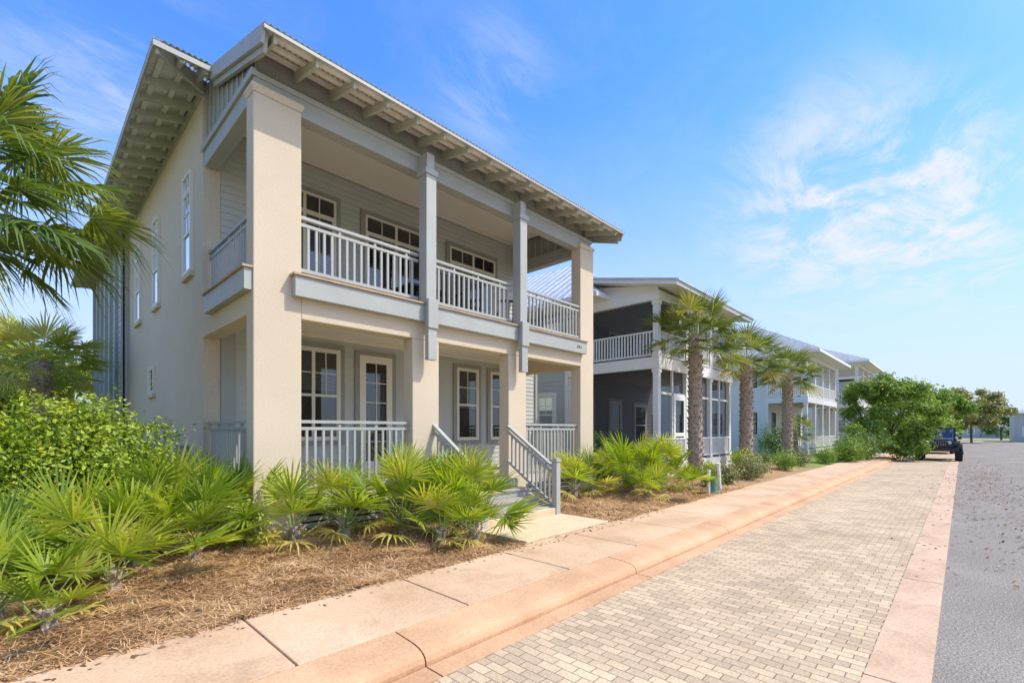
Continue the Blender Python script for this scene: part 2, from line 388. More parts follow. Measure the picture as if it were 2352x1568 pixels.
def door(parent,face,plane,a0,a1,z0,z1,cas=TRIM,leaf=CREAM,grid=True):
    M=mp(face,plane); mb=MB(); c=.1
    for (u0,u1,v0,v1) in ((a0-c,a0,z0,z1+c),(a1,a1+c,z0,z1+c),(a0,a1,z1,z1+c)): mbox(mb,M,u0,u1,0,.04,v0,v1,0)
    for (u0,u1,v0,v1) in ((a0,a0+.14,z0,z1),(a1-.14,a1,z0,z1),(a0+.14,a1-.14,z1-.16,z1),(a0+.14,a1-.14,z0,z0+.3)): mbox(mb,M,u0,u1,0,.05,v0,v1,1)
    if grid:
        am=(a0+a1)/2; mbox(mb,M,am-.009,am+.009,.022,.04,z0+.3,z1-.16,1)
        for i in range(1,5):
            z=z0+.3+(z1-z0-.46)*i/5; mbox(mb,M,a0+.14,a1-.14,.022,.038,z-.009,z+.009,1)
    o=mb.obj('door',[cas,leaf],parent)
    g_=MB(); g_.add([M(a0+.14,.026,z0+.3),M(a1-.14,.026,z0+.3),M(a1-.14,.026,z1-.16),M(a0+.14,.026,z1-.16)],[(0,1,2,3)]); g_.obj('glass',GLASS,o)
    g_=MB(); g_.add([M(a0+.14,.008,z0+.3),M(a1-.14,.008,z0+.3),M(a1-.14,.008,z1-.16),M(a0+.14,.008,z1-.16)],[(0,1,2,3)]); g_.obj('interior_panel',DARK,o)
    h=MB(); p=M(a1-.07,.055,z0+1.0); q=M(a1-.07,.10,z0+1.0); h.cyl(p,q,.015,.015,8); h.cyl(q,M(a1-.18,.10,z0+1.0),.011,.011,8); h.obj('handle',BLACK,o)
    return o
def railing(parent,p,q,zf,zt,mats=GREYL,sp=.118,double=True,bw=.035,rail=.07):
    p=Vector((p[0],p[1],0));q=Vector((q[0],q[1],0));mb=MB();Z=Vector((0,0,1))
    mb.beam(p+Z*zt,q+Z*zt,rail,.045)
    zs=zt-.045
    if double:
        mb.beam(p+Z*(zt-.10),q+Z*(zt-.10),.045,.045); zs=zt-.145
    mb.beam(p+Z*(zf+.13),q+Z*(zf+.13),.05,.05)
    L=(q-p).length;n=max(2,int(L/sp)); d=(q-p)/n
    for i in range(1,n):
        c=p+d*i; mb.box(c.x-bw/2,c.x+bw/2,c.y-bw/2,c.y+bw/2,zf+.13,zs)
        if double and i%5==0: mb.box(c.x-.02,c.x+.02,c.y-.02,c.y+.02,zt-.10,zt-.045)
    return mb.obj('railing',mats,parent)

# ================================================================ MAIN HOUSE
H=empty('beach_house',(6.1,6.8,.1),'two-storey beige stucco house with grey balcony and corrugated roof','house')
XL,XR,YF,YB=2.125,10.09,6.8,9.35
ZD,ZU=.78,3.90
def rz(y): return 6.78+.306*(y-6.2)
w=MB()
C=[(2.125,2.757),(4.63,5.19),(6.99,7.53),(9.53,10.09)]
for i,(a,b_) in enumerate(C):
    w.box(a,b_,YF,7.08,.05,6.27 if i in(0,3) else 3.33)
for i in (0,3):
    a,b_=C[i]
    k=[(a,YF,6.27),(b_,YF,6.27),(b_,7.08,6.27),(a,7.08,6.27),(a-.03,YF-.03,6.33),(b_+.03,YF-.03,6.33),(b_+.03,7.1,6.33),(a-.03,7.1,6.33),(a-.03,YF-.03,6.375),(b_+.03,YF-.03,6.375),(b_+.03,7.1,6.375),(a-.03,7.1,6.375)]
    w.add(k,[(0,1,5,4),(1,2,6,5),(2,3,7,6),(3,0,4,7),(4,5,9,8),(5,6,10,9),(6,7,11,10),(7,4,8,11),(8,9,10,11)])
w.box(2.757,9.53,YF,7.08,3.33,3.9)
w.box(XL,2.40,7.08,YB,3.33,3.9); w.box(9.82,XR,7.08,YB,3.33,3.9)
w.box(XL,2.40,YB,17.2,.05,7.62)
w.box(XL+.0,2.40,7.08,YB,.05,.66)
wall=bevel(w.obj('wall',STUCCO,H),.012,2)
w=MB()
siding(w,'-Y',YB+.03,2.40,XR,ZD,3.68); siding(w,'-Y',YB+.03,2.40,XR,3.9,7.3)
siding(w,'-Y',YB+.25,XR,11.05,.3,3.5)
w.box(XR-.02,11.05,YB+.26,20,.3,3.5); w.box(11.0,11.09,YB+.19,YB+.27,.3,3.5,1)
w.box(XR-.2,XR-.02,YB+.03,24.8,.1,7.6)
siding(w,'-X',2.02,17.2,24.8,.2,7.5,.15)
w.box(2.03,XR-.2,24.7,24.8,.1,7.6)
w.box(2.40,XR,YB+.04,YB+.2,.1,7.6)
for i in range(7): w.box(1.93,2.02,17.2+i*1.24,17.36+i*1.24,.2,7.5,1)
w.box(1.98,2.4,17.2,17.22,.2,7.5,1)
w.box(2.40,2.62,YB-.02,YB+.04,ZD,3.68,1)
w.box(XR-.12,XR,YB-.0,YB+.03,ZD,3.68,1)
w.obj('siding_wall',[SIDING,GREY],H)
w=MB(); w.box(2.2,10.05,6.84,YB+.03,.68,ZD); w.box(2.757,10.05,6.82,6.84,.60,.70,0); w.obj('porch_floor',DECKG,H)
for xa,xb in ((2.757,5.1),(7.0,9.53)):
    w=MB(); z=.12
    while z<.6:
        w.box(xa,xb,6.90,6.93,z,z+.075); z+=.1
    w.obj('deck_skirt',GREY,H)
boxobj('balcony_floor',DECKG,H,(2.40,9.82,7.08,YB+.02,3.74,3.895))
w=MB(); w.box(2.40,9.82,7.08,YB+.02,3.69,3.738)
yb=YB+.02
w.add([(2.37,7.05,6.74),(9.86,7.05,6.74),(9.86,7.6,7.12),(2.37,7.6,7.12)],[(3,2,1,0)])
w.add([(2.37,7.6,7.12),(9.86,7.6,7.12),(9.86,yb,7.12),(2.37,yb,7.12)],[(3,2,1,0)])
w.box(2.40,9.86,YB-.03,YB+.03,7.02,7.118,1); w.box(2.40,9.82,YB-.02,YB+.03,3.60,3.688,1)
w.obj('porch_ceiling',[CEIL,CREAM],H)
for xx in (3.6,6.0,8.4):
    v=MB(); v.cyl((xx,8.2,7.118),(xx,8.2,7.105),.09,.08,16); v.obj('downlight',WHITE,H)
w=MB(); w.box(2.62,9.62,6.67,6.797,3.62,3.905,0); w.box(2.59,9.65,6.64,7.10,3.907,3.94,1); bevel(w.obj('balcony_beam',[GREYL,WOOD],H),.004,1)
w=MB(); w.box(2.02,2.123,6.83,8.8,3.62,3.905,0); w.box(1.99,2.42,7.085,8.82,3.907,3.94,1); w.box(1.99,2.12,6.80,7.085,3.907,3.94,1)
bevel(w.obj('balcony_beam',[GREYL,WOOD],H),.004,1)
w=MB(); w.box(XL+.03,XR-.03,6.86,7.08,6.25,6.56); w.box(XL+.05,XR-.05,7.06,7.10,6.56,rz(7.06)-.03)
w.box(XL+.03,2.36,7.06,YB,6.25,6.56); w.box(9.86,XR-.03,7.06,YB,6.25,6.56)
w.box(XL-.01,XL+.05,6.84,YB+.1,6.50,6.60,0)
w.box(XL+.0,XR+.0,6.835,6.87,6.50,6.575,0)
bevel(w.obj('roof_beam',GREY,H),.005,1)
for X0,X1 in ((XL+.07,XL+.11),(9.95,9.99)):
    w=MB(); vs=[]
    for X_ in (X0,X1): vs+=[(X_,6.95,6.56),(X_,YB+.1,6.56),(X_,YB+.1,rz(YB+.1)-.05),(X_,6.95,rz(6.95)-.05)]
    w.add(vs,[(0,1,2,3),(7,6,5,4),(0,4,5,1),(1,5,6,2),(2,6,7,3),(3,7,4,0)],0)
    y=7.15
    while y<YB:
        w.box(X0-.02,X1+.02,y,y+.05,6.57,rz(y)-.06,1); y+=.24
    w.obj('gable_panel',[TRIM,GREY],H)
for xc in (4.88,7.24):
    p=MB(); p.box(xc-.105,xc+.105,6.60,6.82,3.945,6.14); p.box(xc-.09,xc+.09,6.565,6.667,2.96,3.945); p.box(xc-.13,xc+.13,6.58,6.85,6.14,6.24)
    p.box(xc-.08,xc+.08,6.62,6.86,6.24,6.52); p.box(xc-.105,xc+.105,6.54,6.60,3.50,4.0)
    bevel(p.obj('post',GREYL,H),.006,2)
xs=[(2.757,4.775),(4.985,7.135),(7.345,9.53)]
for a,b_ in xs: railing(H,(a,6.86),(b_,6.86),3.94,4.82)
railing(H,(2.25,7.1),(2.25,YB),3.94,4.82); railing(H,(9.95,7.1),(9.95,YB),3.94,4.82)
railing(H,(2.757,6.93),(4.63,6.93),ZD,1.90); railing(H,(7.53,6.93),(9.53,6.93),ZD,1.90)
railing(H,(2.25,7.1),(2.25,YB),ZD,1.90); railing(H,(9.95,7.1),(9.95,YB),ZD,1.90)
P_=YB+.014
window(H,'-Y',P_,3.46,4.57,1.55,3.40,sashes=2,blind=.45)
door(H,'-Y',P_,5.01,5.80,ZD,3.37,grid=True)
window(H,'-Y',P_,7.69,8.43,1.5,3.36,blind=.55)
window(H,'-Y',P_,8.87,9.6,1.5,3.36,blind=.45)
window(H,'-Y',P_,3.2,4.48,4.1,6.45,sashes=2,mid=False,cols=2,transom=.40,blind=.7)
window(H,'-Y',P_,5.14,6.68,4.0,6.42,sashes=2,mid=False,cols=2,transom=.40,blind=0)
window(H,'-Y',P_,7.46,9.04,4.3,6.40,sashes=2,mid=False,cols=2,transom=.40,blind=.85)
window(H,'-X',XL,9.95,10.55,4.6,6.42,cas=STUCCO,casw=.0,blind=.4,transom=.35)
window(H,'-X',XL,12.85,13.5,4.56,6.52,cas=STUCCO,casw=.0,blind=.4,transom=.35)
window(H,'-X',XL,15.2,15.9,4.57,6.52,cas=STUCCO,casw=.0,blind=.4,transom=.35)
window(H,'-X',XL,13.4,14.05,2.6,3.23,cas=STUCCO,casw=.0,blind=.0,mid=False,cols=1)
for a,b_,z in ((9.9,10.6,4.6),(12.8,13.55,4.56),(15.15,15.95,4.57),(13.35,14.1,2.6)): boxobj('window_sill',STUCCO,H,(XL-.07,XL-.001,a,b_,z-.09,z-.004))
for a in (4.78,8.62): 
    v=MB(); v.box(a-.04,a+.04,YB-.02,YB+.02,1.05,1.17); v.box(a-.025,a+.025,YB-.03,YB-.02,1.07,1.15,1); v.obj('outlet_cover',[WHITE,GREY],H)
# roof
mb=MB()
XE0,YE0=1.31,8.49; XE1=10.95; YE1=25.5; sl=.306
def z_roof(a): return 7.46+sl*a
lam=.076; amp=.013
def wave(t): return amp*math.sin(2*math.pi*t/lam)
step=lam/6
xsn=np.arange(XE0,XE1,step)
V=[]
for x in xsn:
    y0=6.2 if 2.06<=x<=10.62 else YE0
    y1=YE0+max(.001,min(x-XE0,XE1-x))
    V.append([(x,y,rz(y)+wave(x)) for y in (y0,y0+(y1-y0)*.5,y1)])
for i in range(len(V)-1):
    if abs(V[i][0][1]-V[i+1][0][1])>.5: continue
    mb.add(V[i]+V[i+1],[(0,3,4,1),(1,4,5,2)])
ysn=np.arange(YE0,YE1,step); V=[]
XM=(XE0+XE1)/2
for y in ysn:
    x1=XE0+min(y-YE0+.001,XM-XE0,YE1-y+.001)
    V.append([(XE0,y,z_roof(0)+wave(y)),(x1,y,z_roof(x1-XE0)+wave(y))])
for i in range(len(V)-1): mb.add(V[i]+V[i+1],[(0,1,3,2)])
a=XM-XE0
mb.add([(XE1,YE0,7.46),(XE1,YE1,7.46),(XM,YE1-a,z_roof(a)),(XM,YE0+a,z_roof(a))],[(0,1,2,3)])
mb.add([(XE1,YE1,7.46),(XE0,YE1,7.46),(XM,YE1-a,z_roof(a))],[(0,1,2)])
roof=mb.obj('roof',METAL,H,smooth=False)
f=MB(); f.box(2.06,10.62,6.205,6.23,rz(6.2)-.065,rz(6.2)-.016); bevel(f.obj('fascia',[GREYL,GREY],roof),.004,1)
for X_ in (2.075,10.605):
    f=MB(); f.beam((X_,6.24,rz(6.24)-.02),(X_,8.5,rz(8.5)-.02),.045,.20)
    f.beam((X_+(.05 if X_<5 else -.05),6.3,rz(6.3)-.06),(X_+(.05 if X_<5 else -.05),8.5,rz(8.5)-.06),.05,.24,1); bevel(f.obj('fascia',[GREYL,GREY],roof),.004,1)
f=MB(); f.box(1.315,2.05,YE0+.005,YE0+.035,7.46-.10,7.46-.016); f.box(1.315,1.345,YE0+.035,YE1,7.46-.10,7.46-.016)
bevel(f.obj('fascia',[GREYL,GREY],roof),.004,1)
boxobj('fascia',GREYL,roof,(10.63,10.9,YE0+.005,YE0+.035,7.36,7.444))
for y in (6.34,6.62,6.9): boxobj('purlin',METAL,roof,(2.1,10.58,y,y+.07,rz(y)-.055,rz(y)-.016))
for x in (1.45,1.75,2.02): boxobj('purlin',METAL,roof,(x,x+.07,YE0+.1+(x-XE0),YE1-.1,z_roof(x-XE0)-.055,z_roof(x-XE0)-.016))
x=2.22
while x<10.55:
    r_=MB(); yr=7.10 if x<10.1 else 9.0
    r_.beam((x,yr,rz(yr)-.056),(x,6.26,rz(6.26)-.056),.045,.17,0,.10); r_.obj('rafter',RAFT,roof)
    x+=.54
y=9.45
while y<25.3:
    r_=MB(); r_.beam((2.14,y,z_roof(2.14-XE0)-.056),(1.37,y,z_roof(.06)-.056),.045,.17,0,.10); r_.obj('rafter',RAFT,roof); y+=.54
r_=MB(); r_.beam((2.11,9.3,z_roof(.8)-.05),(1.36,8.55,z_roof(.05)-.05),.05,.19,0,.13); r_.obj('rafter',RAFT,roof)
r_=MB(); r_.beam((2.0,9.3,z_roof(.9)-.02),(2.0,8.53,z_roof(.05)-.056),.05,.15,0,.10); r_.obj('rafter',RAFT,roof)
r_=MB(); r_.beam((1.68,8.98,z_roof(.4)-.02),(1.68,8.53,z_roof(.05)-.056),.05,.13,0,.10); r_.obj('rafter',RAFT,roof)
x=2.22+.27
while x<10:
    v=MB(); v.cyl((x,7.058,6.78),(x,7.045,6.78),.033,.033,14,0); v.cyl((x,7.045,6.78),(x,7.041,6.78),.012,.012,8,1); v.obj('vent',[RAFT,BLACK],H); x+=1.08
boxobj('frieze_board',GREY,H,(XL-.02,XL-.001,YB,17.2,7.42,7.60))
tcu=bpy.data.curves.new('num','FONT'); tcu.body='304'; tcu.size=.105; tcu.extrude=.004; tcu.space_character=1.4
to=bpy.data.objects.new('num',tcu); COL.objects.link(to); bpy.context.view_layer.update()
me=bpy.data.meshes.new_from_object(to.evaluated_get(bpy.context.evaluated_depsgraph_get())); bpy.data.objects.remove(to)
me.transform(Matrix.Translation((9.20,6.664,3.73))@Matrix.Rotation(R(90),4,'X'))
me.materials.clear(); me.materials.append(NUMB); no=bpy.data.objects.new('house_number',me); COL.objects.link(no); attach(no,H); no['label']='dark raised numerals 304 on the balcony beam'
# stairs
st=MB(); sx0,sx1=5.12,6.95; n=4; r0=.17; rise=(ZD-r0)/n; tr=.29
for i in range(n):
    z=r0+rise*(i+1); y0=5.62+tr*i
    if i<n-1: st.box(sx0,sx1,y0-.03,y0+tr,z-.045,z,0)
    st.box(sx0,sx1,y0,y0+.02,z-rise,z-.045,1)
for x in (sx0-.03,sx1+.03): 
    st.add([(x-.02,5.60,.1),(x+.02,5.60,.1),(x-.02,6.84,.1),(x+.02,6.84,.1),(x-.02,6.84,ZD-.05),(x+.02,6.84,ZD-.05),(x-.02,5.60,.30),(x+.02,5.60,.30)],[(0,1,7,6),(6,7,5,4),(0,6,4,2),(1,3,5,7)],1)
st.box(sx0,sx1,6.80,6.86,.6,ZD-.005,1)
st.box(sx0,sx1,6.50,6.86,ZD-.045,ZD+.002,0)
bevel(st.obj('stairs',[STAIRW,GREYL],H),.004,1)
for x in (sx0-.03,sx1+.03):
    s=MB(); s.box(x-.06,x+.06,5.48,5.60,.10,1.16); s.box(x-.075,x+.075,5.465,5.615,1.16,1.20); s.box(x-.05,x+.05,5.49,5.59,1.20,1.225)
    a=Vector((x,5.60,1.08)); b_=Vector((x,6.80,1.86))
    s.beam(a,b_,.08,.05); s.beam(a-Vector((0,0,.12)),b_-Vector((0,0,.12)),.045,.045); s.beam(a-Vector((0,0,.72)),b_-Vector((0,0,.72)),.05,.05)
    for i in range(1,11):
        c=a.lerp(b_,i/11); s.box(x-.018,x+.018,c.y-.018,c.y+.018,c.z-.74,c.z-.13)
    bevel(s.obj('stair_railing',GREYL,H),.004,1)
pl=MB(); y=4.46
while y<5.60:
    pl.box(4.95,7.08,y,y+.136,.12,.176); y+=.145
pl.box(4.97,7.06,5.50,5.60,.177,.30)
tag(bevel(pl.obj('boardwalk_platform',PINE),.005,1),'new yellow pine plank landing at the foot of the stairs','wooden landing')
ub=MB(); ub.box(1.93,2.12,10.3,10.75,.55,1.45); ub.box(1.91,2.13,10.27,10.78,1.45,1.49); ub.cyl((2.03,10.5,.1),(2.03,10.5,.55),.03,.03,8)
bevel(ub.obj('utility_box',pmat('utility_grey',(.42,.44,.44),.5)),.01,2); tag(bpy.data.objects['utility_box'],'grey metal electrical box mounted on the stucco side wall','utility box')
def chair(x,y,rot):
    e=empty('patio_chair',(x,y,3.905),'dark slatted outdoor chair on the upper balcony','chair','chairs on the balcony')
    e.rotation_euler=(0,0,rot)
    boxobj('seat',BLACK,e,(-.25,.25,-.25,.25,.40,.44),True)
    b=MB()
    for k in range(5): b.box(-.24+k*.11,-.20+k*.11,.23,.26,.44,.92)
    b.box(-.26,.26,.225,.265,.90,.95); b.obj('backrest',BLACK,e,local=True)
    for sx in(-.23,.23):
        for sy in(-.23,.23): boxobj('leg',BLACK,e,(sx-.02,sx+.02,sy-.02,sy+.02,0,.40),True)
    for sx in(-.27,.27):
        a=MB(); a.box(sx-.02,sx+.02,-.25,.25,.62,.65); a.box(sx-.02,sx+.02,-.25,-.21,.44,.62); a.obj('armrest',BLACK,e,local=True)
for (x,y,rr) in ((5.7,7.6,3.14),(6.5,7.6,3.14),(5.7,8.8,0),(6.5,8.8,0),(8.2,8.0,2.4),(9.2,8.1,3.6)): chair(x,y,rr)
t=empty('patio_table',(6.1,8.2,3.905),'dark rectangular outdoor dining table on the balcony','table')
boxobj('table_top',BLACK,t,(-.85,.85,-.42,.42,.70,.74),True)
for sx in(-.78,.78):
    for sy in(-.36,.36): boxobj('leg',BLACK,t,(sx-.03,sx+.03,sy-.03,sy+.03,0,.70),True)

# ================================================================ NEIGHBOUR HOUSES
def hip(mb,x0,x1,y0,y1,z,sl,th=.16):
    w_=min(x1-x0,y1-y0)/2; zr=z+w_*sl
    if x1-x0>y1-y0: A=(x0+w_,y0+w_,zr);B=(x1-w_,y0+w_,zr)
    else: A=(x0+w_,y0+w_,zr);B=(x0+w_,y1-w_,zr)
    c=[(x0,y0,z),(x1,y0,z),(x1,y1,z),(x0,y1,z)]; l=[(p[0],p[1],z-th) for p in c]
    if x1-x0>y1-y0: fs=[(0,1,5,4),(1,2,5),(2,3,4,5),(3,0,4)]
    else: fs=[(0,1,4),(1,2,5,4),(2,3,5),(3,0,4,5)]
    mb.add(c+[A,B],fs,0)
    mb.add(c+l,[(0,4,5,1),(1,5,6,2),(2,6,7,3),(3,7,4,0),(7,6,5,4)],1)
    n=int((x1-x0)/.45)
    for i in range(1,n):
        x=x0+i*(x1-x0)/n; r_=min(x-x0,x1-x,w_); mb.beam((x,y0,z+.03),(x,y0+r_,z+r_*sl+.03),.03,.03,0)
    n=int((y1-y0)/.45)
    for i in range(1,n):
        y=y0+i*(y1-y0)/n; r_=min(y-y0,y1-y,w_); mb.beam((x0,y,z+.03),(x0+r_,y,z+r_*sl+.03),.03,.03,0)
def porch_house(label,x0,x1,yf,yp,ye,z1,z2,zt,wm,px,screen,shed=None,roofpar=None,rooflm=METALW,winf=None):
    E=empty('house',((x0+x1)/2,yf,.1),label,'house','neighbouring houses along the street')
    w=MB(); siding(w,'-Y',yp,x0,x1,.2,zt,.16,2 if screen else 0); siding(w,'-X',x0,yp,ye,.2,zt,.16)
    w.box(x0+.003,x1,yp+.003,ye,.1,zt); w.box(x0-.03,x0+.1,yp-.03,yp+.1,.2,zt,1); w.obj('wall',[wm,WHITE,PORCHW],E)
    f=MB(); f.box(x0,x1,yf,yp-.03,z1-.15,z1); f.box(x0,x1,yf,yp-.03,z2-.3,z2)
    f.box(x0-.04,x1+.04,yf-.04,yf+.08,z2-.34,z2+.02,1); f.box(x0-.04,x0+.08,yf+.08,yp-.03,z2-.34,z2+.02,1)
    f.box(x0-.03,x1+.03,yf-.03,yf+.12,zt-.05,zt+.25,1); f.box(x0-.03,x0+.12,yf+.12,yp-.03,zt-.05,zt+.25,1)
    f.box(x0-.02,x1+.02,yf-.02,yf+.04,.1,z1-.02,1); f.box(x0-.02,x0+.04,yf+.04,yp-.03,.1,z1-.02,1)
    f.box(x0+.12,x1,yf+.12,yp-.03,zt-.02,zt+.03,1)
    f.obj('porch_floor',[STAIRW,WHITE],E)
    pts=[(p,yf+.10) for p in px]
    if not screen: pts.append((x0+.10,(yf+yp)/2))
    for (a,b_) in pts:
        for za,zb in ((z1,z2-.34),(z2+.02,zt-.05)):
            p=MB(); p.box(a-.09,a+.09,b_-.09,b_+.09,za,zb); p.box(a-.115,a+.115,b_-.115,b_+.115,zb-.12,zb-.002); p.box(a-.11,a+.11,b_-.11,b_+.11,za+.001,za+.16)
            p.obj('post',WHITE,E)
    for a,b_ in zip(px[:-1],px[1:]):
        railing(E,(a+.09,yf+.05),(b_-.09,yf+.05),z2,z2+.85,WHITE,.11,False,.04); railing(E,(a+.09,yf+.05),(b_-.09,yf+.05),z1,z1+.75,WHITE,.11,False,.04)
    railing(E,(x0+.05,yf+.2),(x0+.05,yp),z2,z2+.85,WHITE,.11,False,.04)
    if not screen: railing(E,(x0+.05,yf+.2),(x0+.05,yp),z1,z1+.75,WHITE,.11,False,.04)
    if screen:
        for za,zb in ((z1,z2-.34),(z2,zt-.05)):
            s=MB(); s.add([(x0+.14,yp-.03,za),(x0+.14,yf+.14,za),(x1,yf+.14,za),(x1,yf+.14,zb),(x0+.14,yf+.14,zb),(x0+.14,yp-.03,zb)],[(1,2,3,4),(0,1,4,5)])
            s.obj('insect_screen',SCREEN,E)
        for i,(a,b_) in enumerate(zip(px[:-1],px[1:])):
            m_=(a+b_)/2
            s=MB(); s.box(m_-.035,m_+.035,yf+.06,yf+.13,z1,z2-.34); s.box(a+.09,b_-.09,yf+.06,yf+.13,z1+2.15,z1+2.22)
            if i==0:
                for (u0,u1,v0,v1) in ((m_+.04,m_+.16,z1,z1+2.15),(b_-.22,b_-.10,z1,z1+2.15),(m_+.16,b_-.22,z1+2.0,z1+2.148),(m_+.16,b_-.22,z1+.8,z1+.92),(m_+.16,b_-.22,z1,z1+.2)): s.box(u0,u1,yf+.03,yf+.06,v0,v1)
            s.obj('screen_frame',WHITE,E)
            boxobj('screen_frame',WHITE,E,(m_-.035,m_+.035,yf+.06,yf+.13,z2+.02,zt-.05))
        boxobj('screen_frame',WHITE,E,(x0+.02,x0+.12,yp-.14,yp-.035,z1,z2-.34)); boxobj('screen_frame',WHITE,E,(x0+.02,x0+.12,yp-.14,yp-.035,z2+.02,zt-.05))
    n=len(px)-1
    wf=winf or WHITE
    for k in range(n):
        c=(px[k]+px[k+1])/2
        if screen:
            window(E,'-Y',yp,c-.5,c+.5,z2+.4,z2+1.7,cas=GSID,fr=WHITE,blind=.3,cols=1)
            if k==1: door(E,'-Y',yp,c-.45,c+.45,z1,z1+2.2,GSID,WHITE,False)
            else: window(E,'-Y',yp,c-.5,c+.5,z1+.4,z1+2.1,cas=GSID,fr=WHITE,blind=.3,cols=1)
            continue
        window(E,'-Y',yp,c-.45,c+.45,z2+.5,z2+2.0,cas=WHITE,fr=wf,blind=.4)
        if k==1: door(E,'-Y',yp,c-.45,c+.45,z1,z1+2.2,WHITE,WHITE)
        else: window(E,'-Y',yp,c-.45,c+.45,z1+.6,z1+2.3,cas=WHITE,fr=wf,blind=.4)
    y=yp+.6
    while y<ye-1:
        window(E,'-X',x0,y,y+.8,z1+.9,z1+2.3,cas=WHITE,fr=wf,blind=.3); window(E,'-X',x0,y,y+.8,z2+.7,z2+1.8,cas=WHITE,fr=wf,blind=.3); y+=2.2
    r_=MB()
    if shed:
        ya,yb_,za,zb=shed; xa,xb=x0-.45,x1+.1
        k=[(xa,ya,za),(xb,ya,za),(xb,yb_,zb),(xa,yb_,zb),(xa,ya,za-.13),(xb,ya,za-.13),(xb,yb_,zb-.13),(xa,yb_,zb-.13)]
        r_.add(k[:4],[(0,1,2,3)],0)
        r_.add(k,[(0,4,5,1),(1,5,6,2),(3,7,4,0),(7,6,5,4)],1)
        r_.add([(x0,yf,zt+.25),(x0,yp,zt+.25),(x0,yp,zb),(x0,yf,za+(zb-za)*(yf-ya)/(yb_-ya)-.1)],[(0,1,2,3)],1)
        r_.beam((xa-.02,ya-.03,za+.035),(xa-.02,yb_,zb+.035),.06,.05,0); r_.beam((xa,ya-.03,za+.035),(xb,ya-.03,za+.035),.06,.05,0)
    hip(r_,*roofpar)
    r_.obj('roof',[rooflm,WHITE],E)
    return E
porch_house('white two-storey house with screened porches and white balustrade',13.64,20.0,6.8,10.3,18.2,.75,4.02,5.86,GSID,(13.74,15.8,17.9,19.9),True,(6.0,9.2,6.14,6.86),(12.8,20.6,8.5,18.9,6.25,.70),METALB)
porch_house('white two-storey house with open porches and standing seam metal roof',33.,42.,6.8,9.0,19,.6,3.8,6.2,WSID,(33.1,35.3,37.5,39.7,41.9),False,None,(32.2,42.8,6.0,19.8,6.55,.56),METALW,BLACK)
porch_house('white two-storey house with square porch columns and pale roof',46.,55.,6.0,8.8,18,.6,3.9,6.9,WSID,(46.1,49,52,54.9),False,None,(45.3,55.7,5.2,18.7,7.25,.45))
porch_house('white two-storey house with hipped roof at end of the row',60.,69.,5.8,8.2,18,.6,3.8,6.9,GSID,(60.1,63,66,68.9),False,None,(59.3,69.7,5.0,18.7,7.25,.5))
for (x,y,l,wd,h) in ((150,-3.4,7,9,2.6),(103,-10.6,10,10,4.3)):
    E=empty('house',(x,y,0),'distant pale house with grey roof beyond the road' if h<3 else 'grey house with pale roof beyond the road','house','distant houses')
    w=MB(); siding(w,'-X',x,y-l/2,y+l/2,0,h,.2); w.box(x+.01,x+wd,y-l/2,y+l/2,0,h); w.obj('wall',GSID,E)
    r_=MB(); hip(r_,x-.5,x+wd+.5,y-l/2-.5,y+l/2+.5,h+.1,.4); r_.obj('roof',[METALW,WHITE],E)
    for k in range(2): window(E,'-X',x,y+l/2-2.0-k*2.8,y+l/2-.9-k*2.8,1.0,2.2,cas=WHITE,fr=WHITE,blind=.3)

# ================================================================ PLANTS
def fan(mb,hub,f,up,Rl,nb=24,spread=115,droop=.25,w=1.0,tone=.5,split=.42):
    f=f.normalized(); s=f.cross(up).normalized(); nrm=s.cross(f).normalized()
    for i in range(nb):
        t=R(-spread+2*spread*i/(nb-1))+random.uniform(-.03,.03)
        d=(f*math.cos(t)+s*math.sin(t)+nrm*(.12*math.cos(t*1.3)+random.uniform(-.04,.08)))
        L=Rl*(1-.28*abs(t)/R(spread))*random.uniform(.84,1.05)
        e=nrm.cross(d).normalized()
        wd=w*Rl*2*split*math.sin(R(spread)/(nb-1))*1.08
        dr=droop*random.uniform(.3,1.6)
        p0=hub; p1=hub+d*L*split; p2=hub+d*L*.74-Vector((0,0,dr*L*.18)); p3=hub+d*L-Vector((0,0,dr*L*.62))
        pl=nrm*wd*.35*(1 if i%2 else -1)
        rn=min(1,max(0,tone+random.uniform(-.16,.16)))
        mb.add([p0,p1-e*wd*.5+pl,p1+e*wd*.5-pl,p2-e*wd*.34,p2+e*wd*.34,p3],[(0,2,1),(1,2,4,3),(3,4,5)],0,rn)
def leaf(mb,base,az,el,pet,Rl,droop,nb,spread=115,tone=.5,pm=1,pr=.009,w=1.0,upj=.5,split=.42):
    d=Vector((math.cos(az)*math.cos(el),math.sin(az)*math.cos(el),math.sin(el)))
    out=Vector((math.cos(az),math.sin(az),0))
    mid=base+d*pet*.55; end=base+d*pet+out*pet*.12-Vector((0,0,pet*.08*(1 if el<1 else .3)))
    mb.cyl(base,mid,pr,pr*.8,4,pm,False); mb.cyl(mid,end,pr*.8,pr*.6,4,pm,False)
    f=(end-mid).normalized(); f=(f+out*.2+Vector((0,0,.05))).normalized()
    up=Vector((0,0,1))
    if f.z>.55: up=(-out+Vector((0,0,.35))).normalized()
    up=(up+Vector((random.uniform(-upj,upj),random.uniform(-upj,upj),0))).normalized()
    fan(mb,end,f,up,Rl,nb,spread,droop,w,tone,split)
PETI=pmat('petiole',(.28,.34,.07),.5,.2)
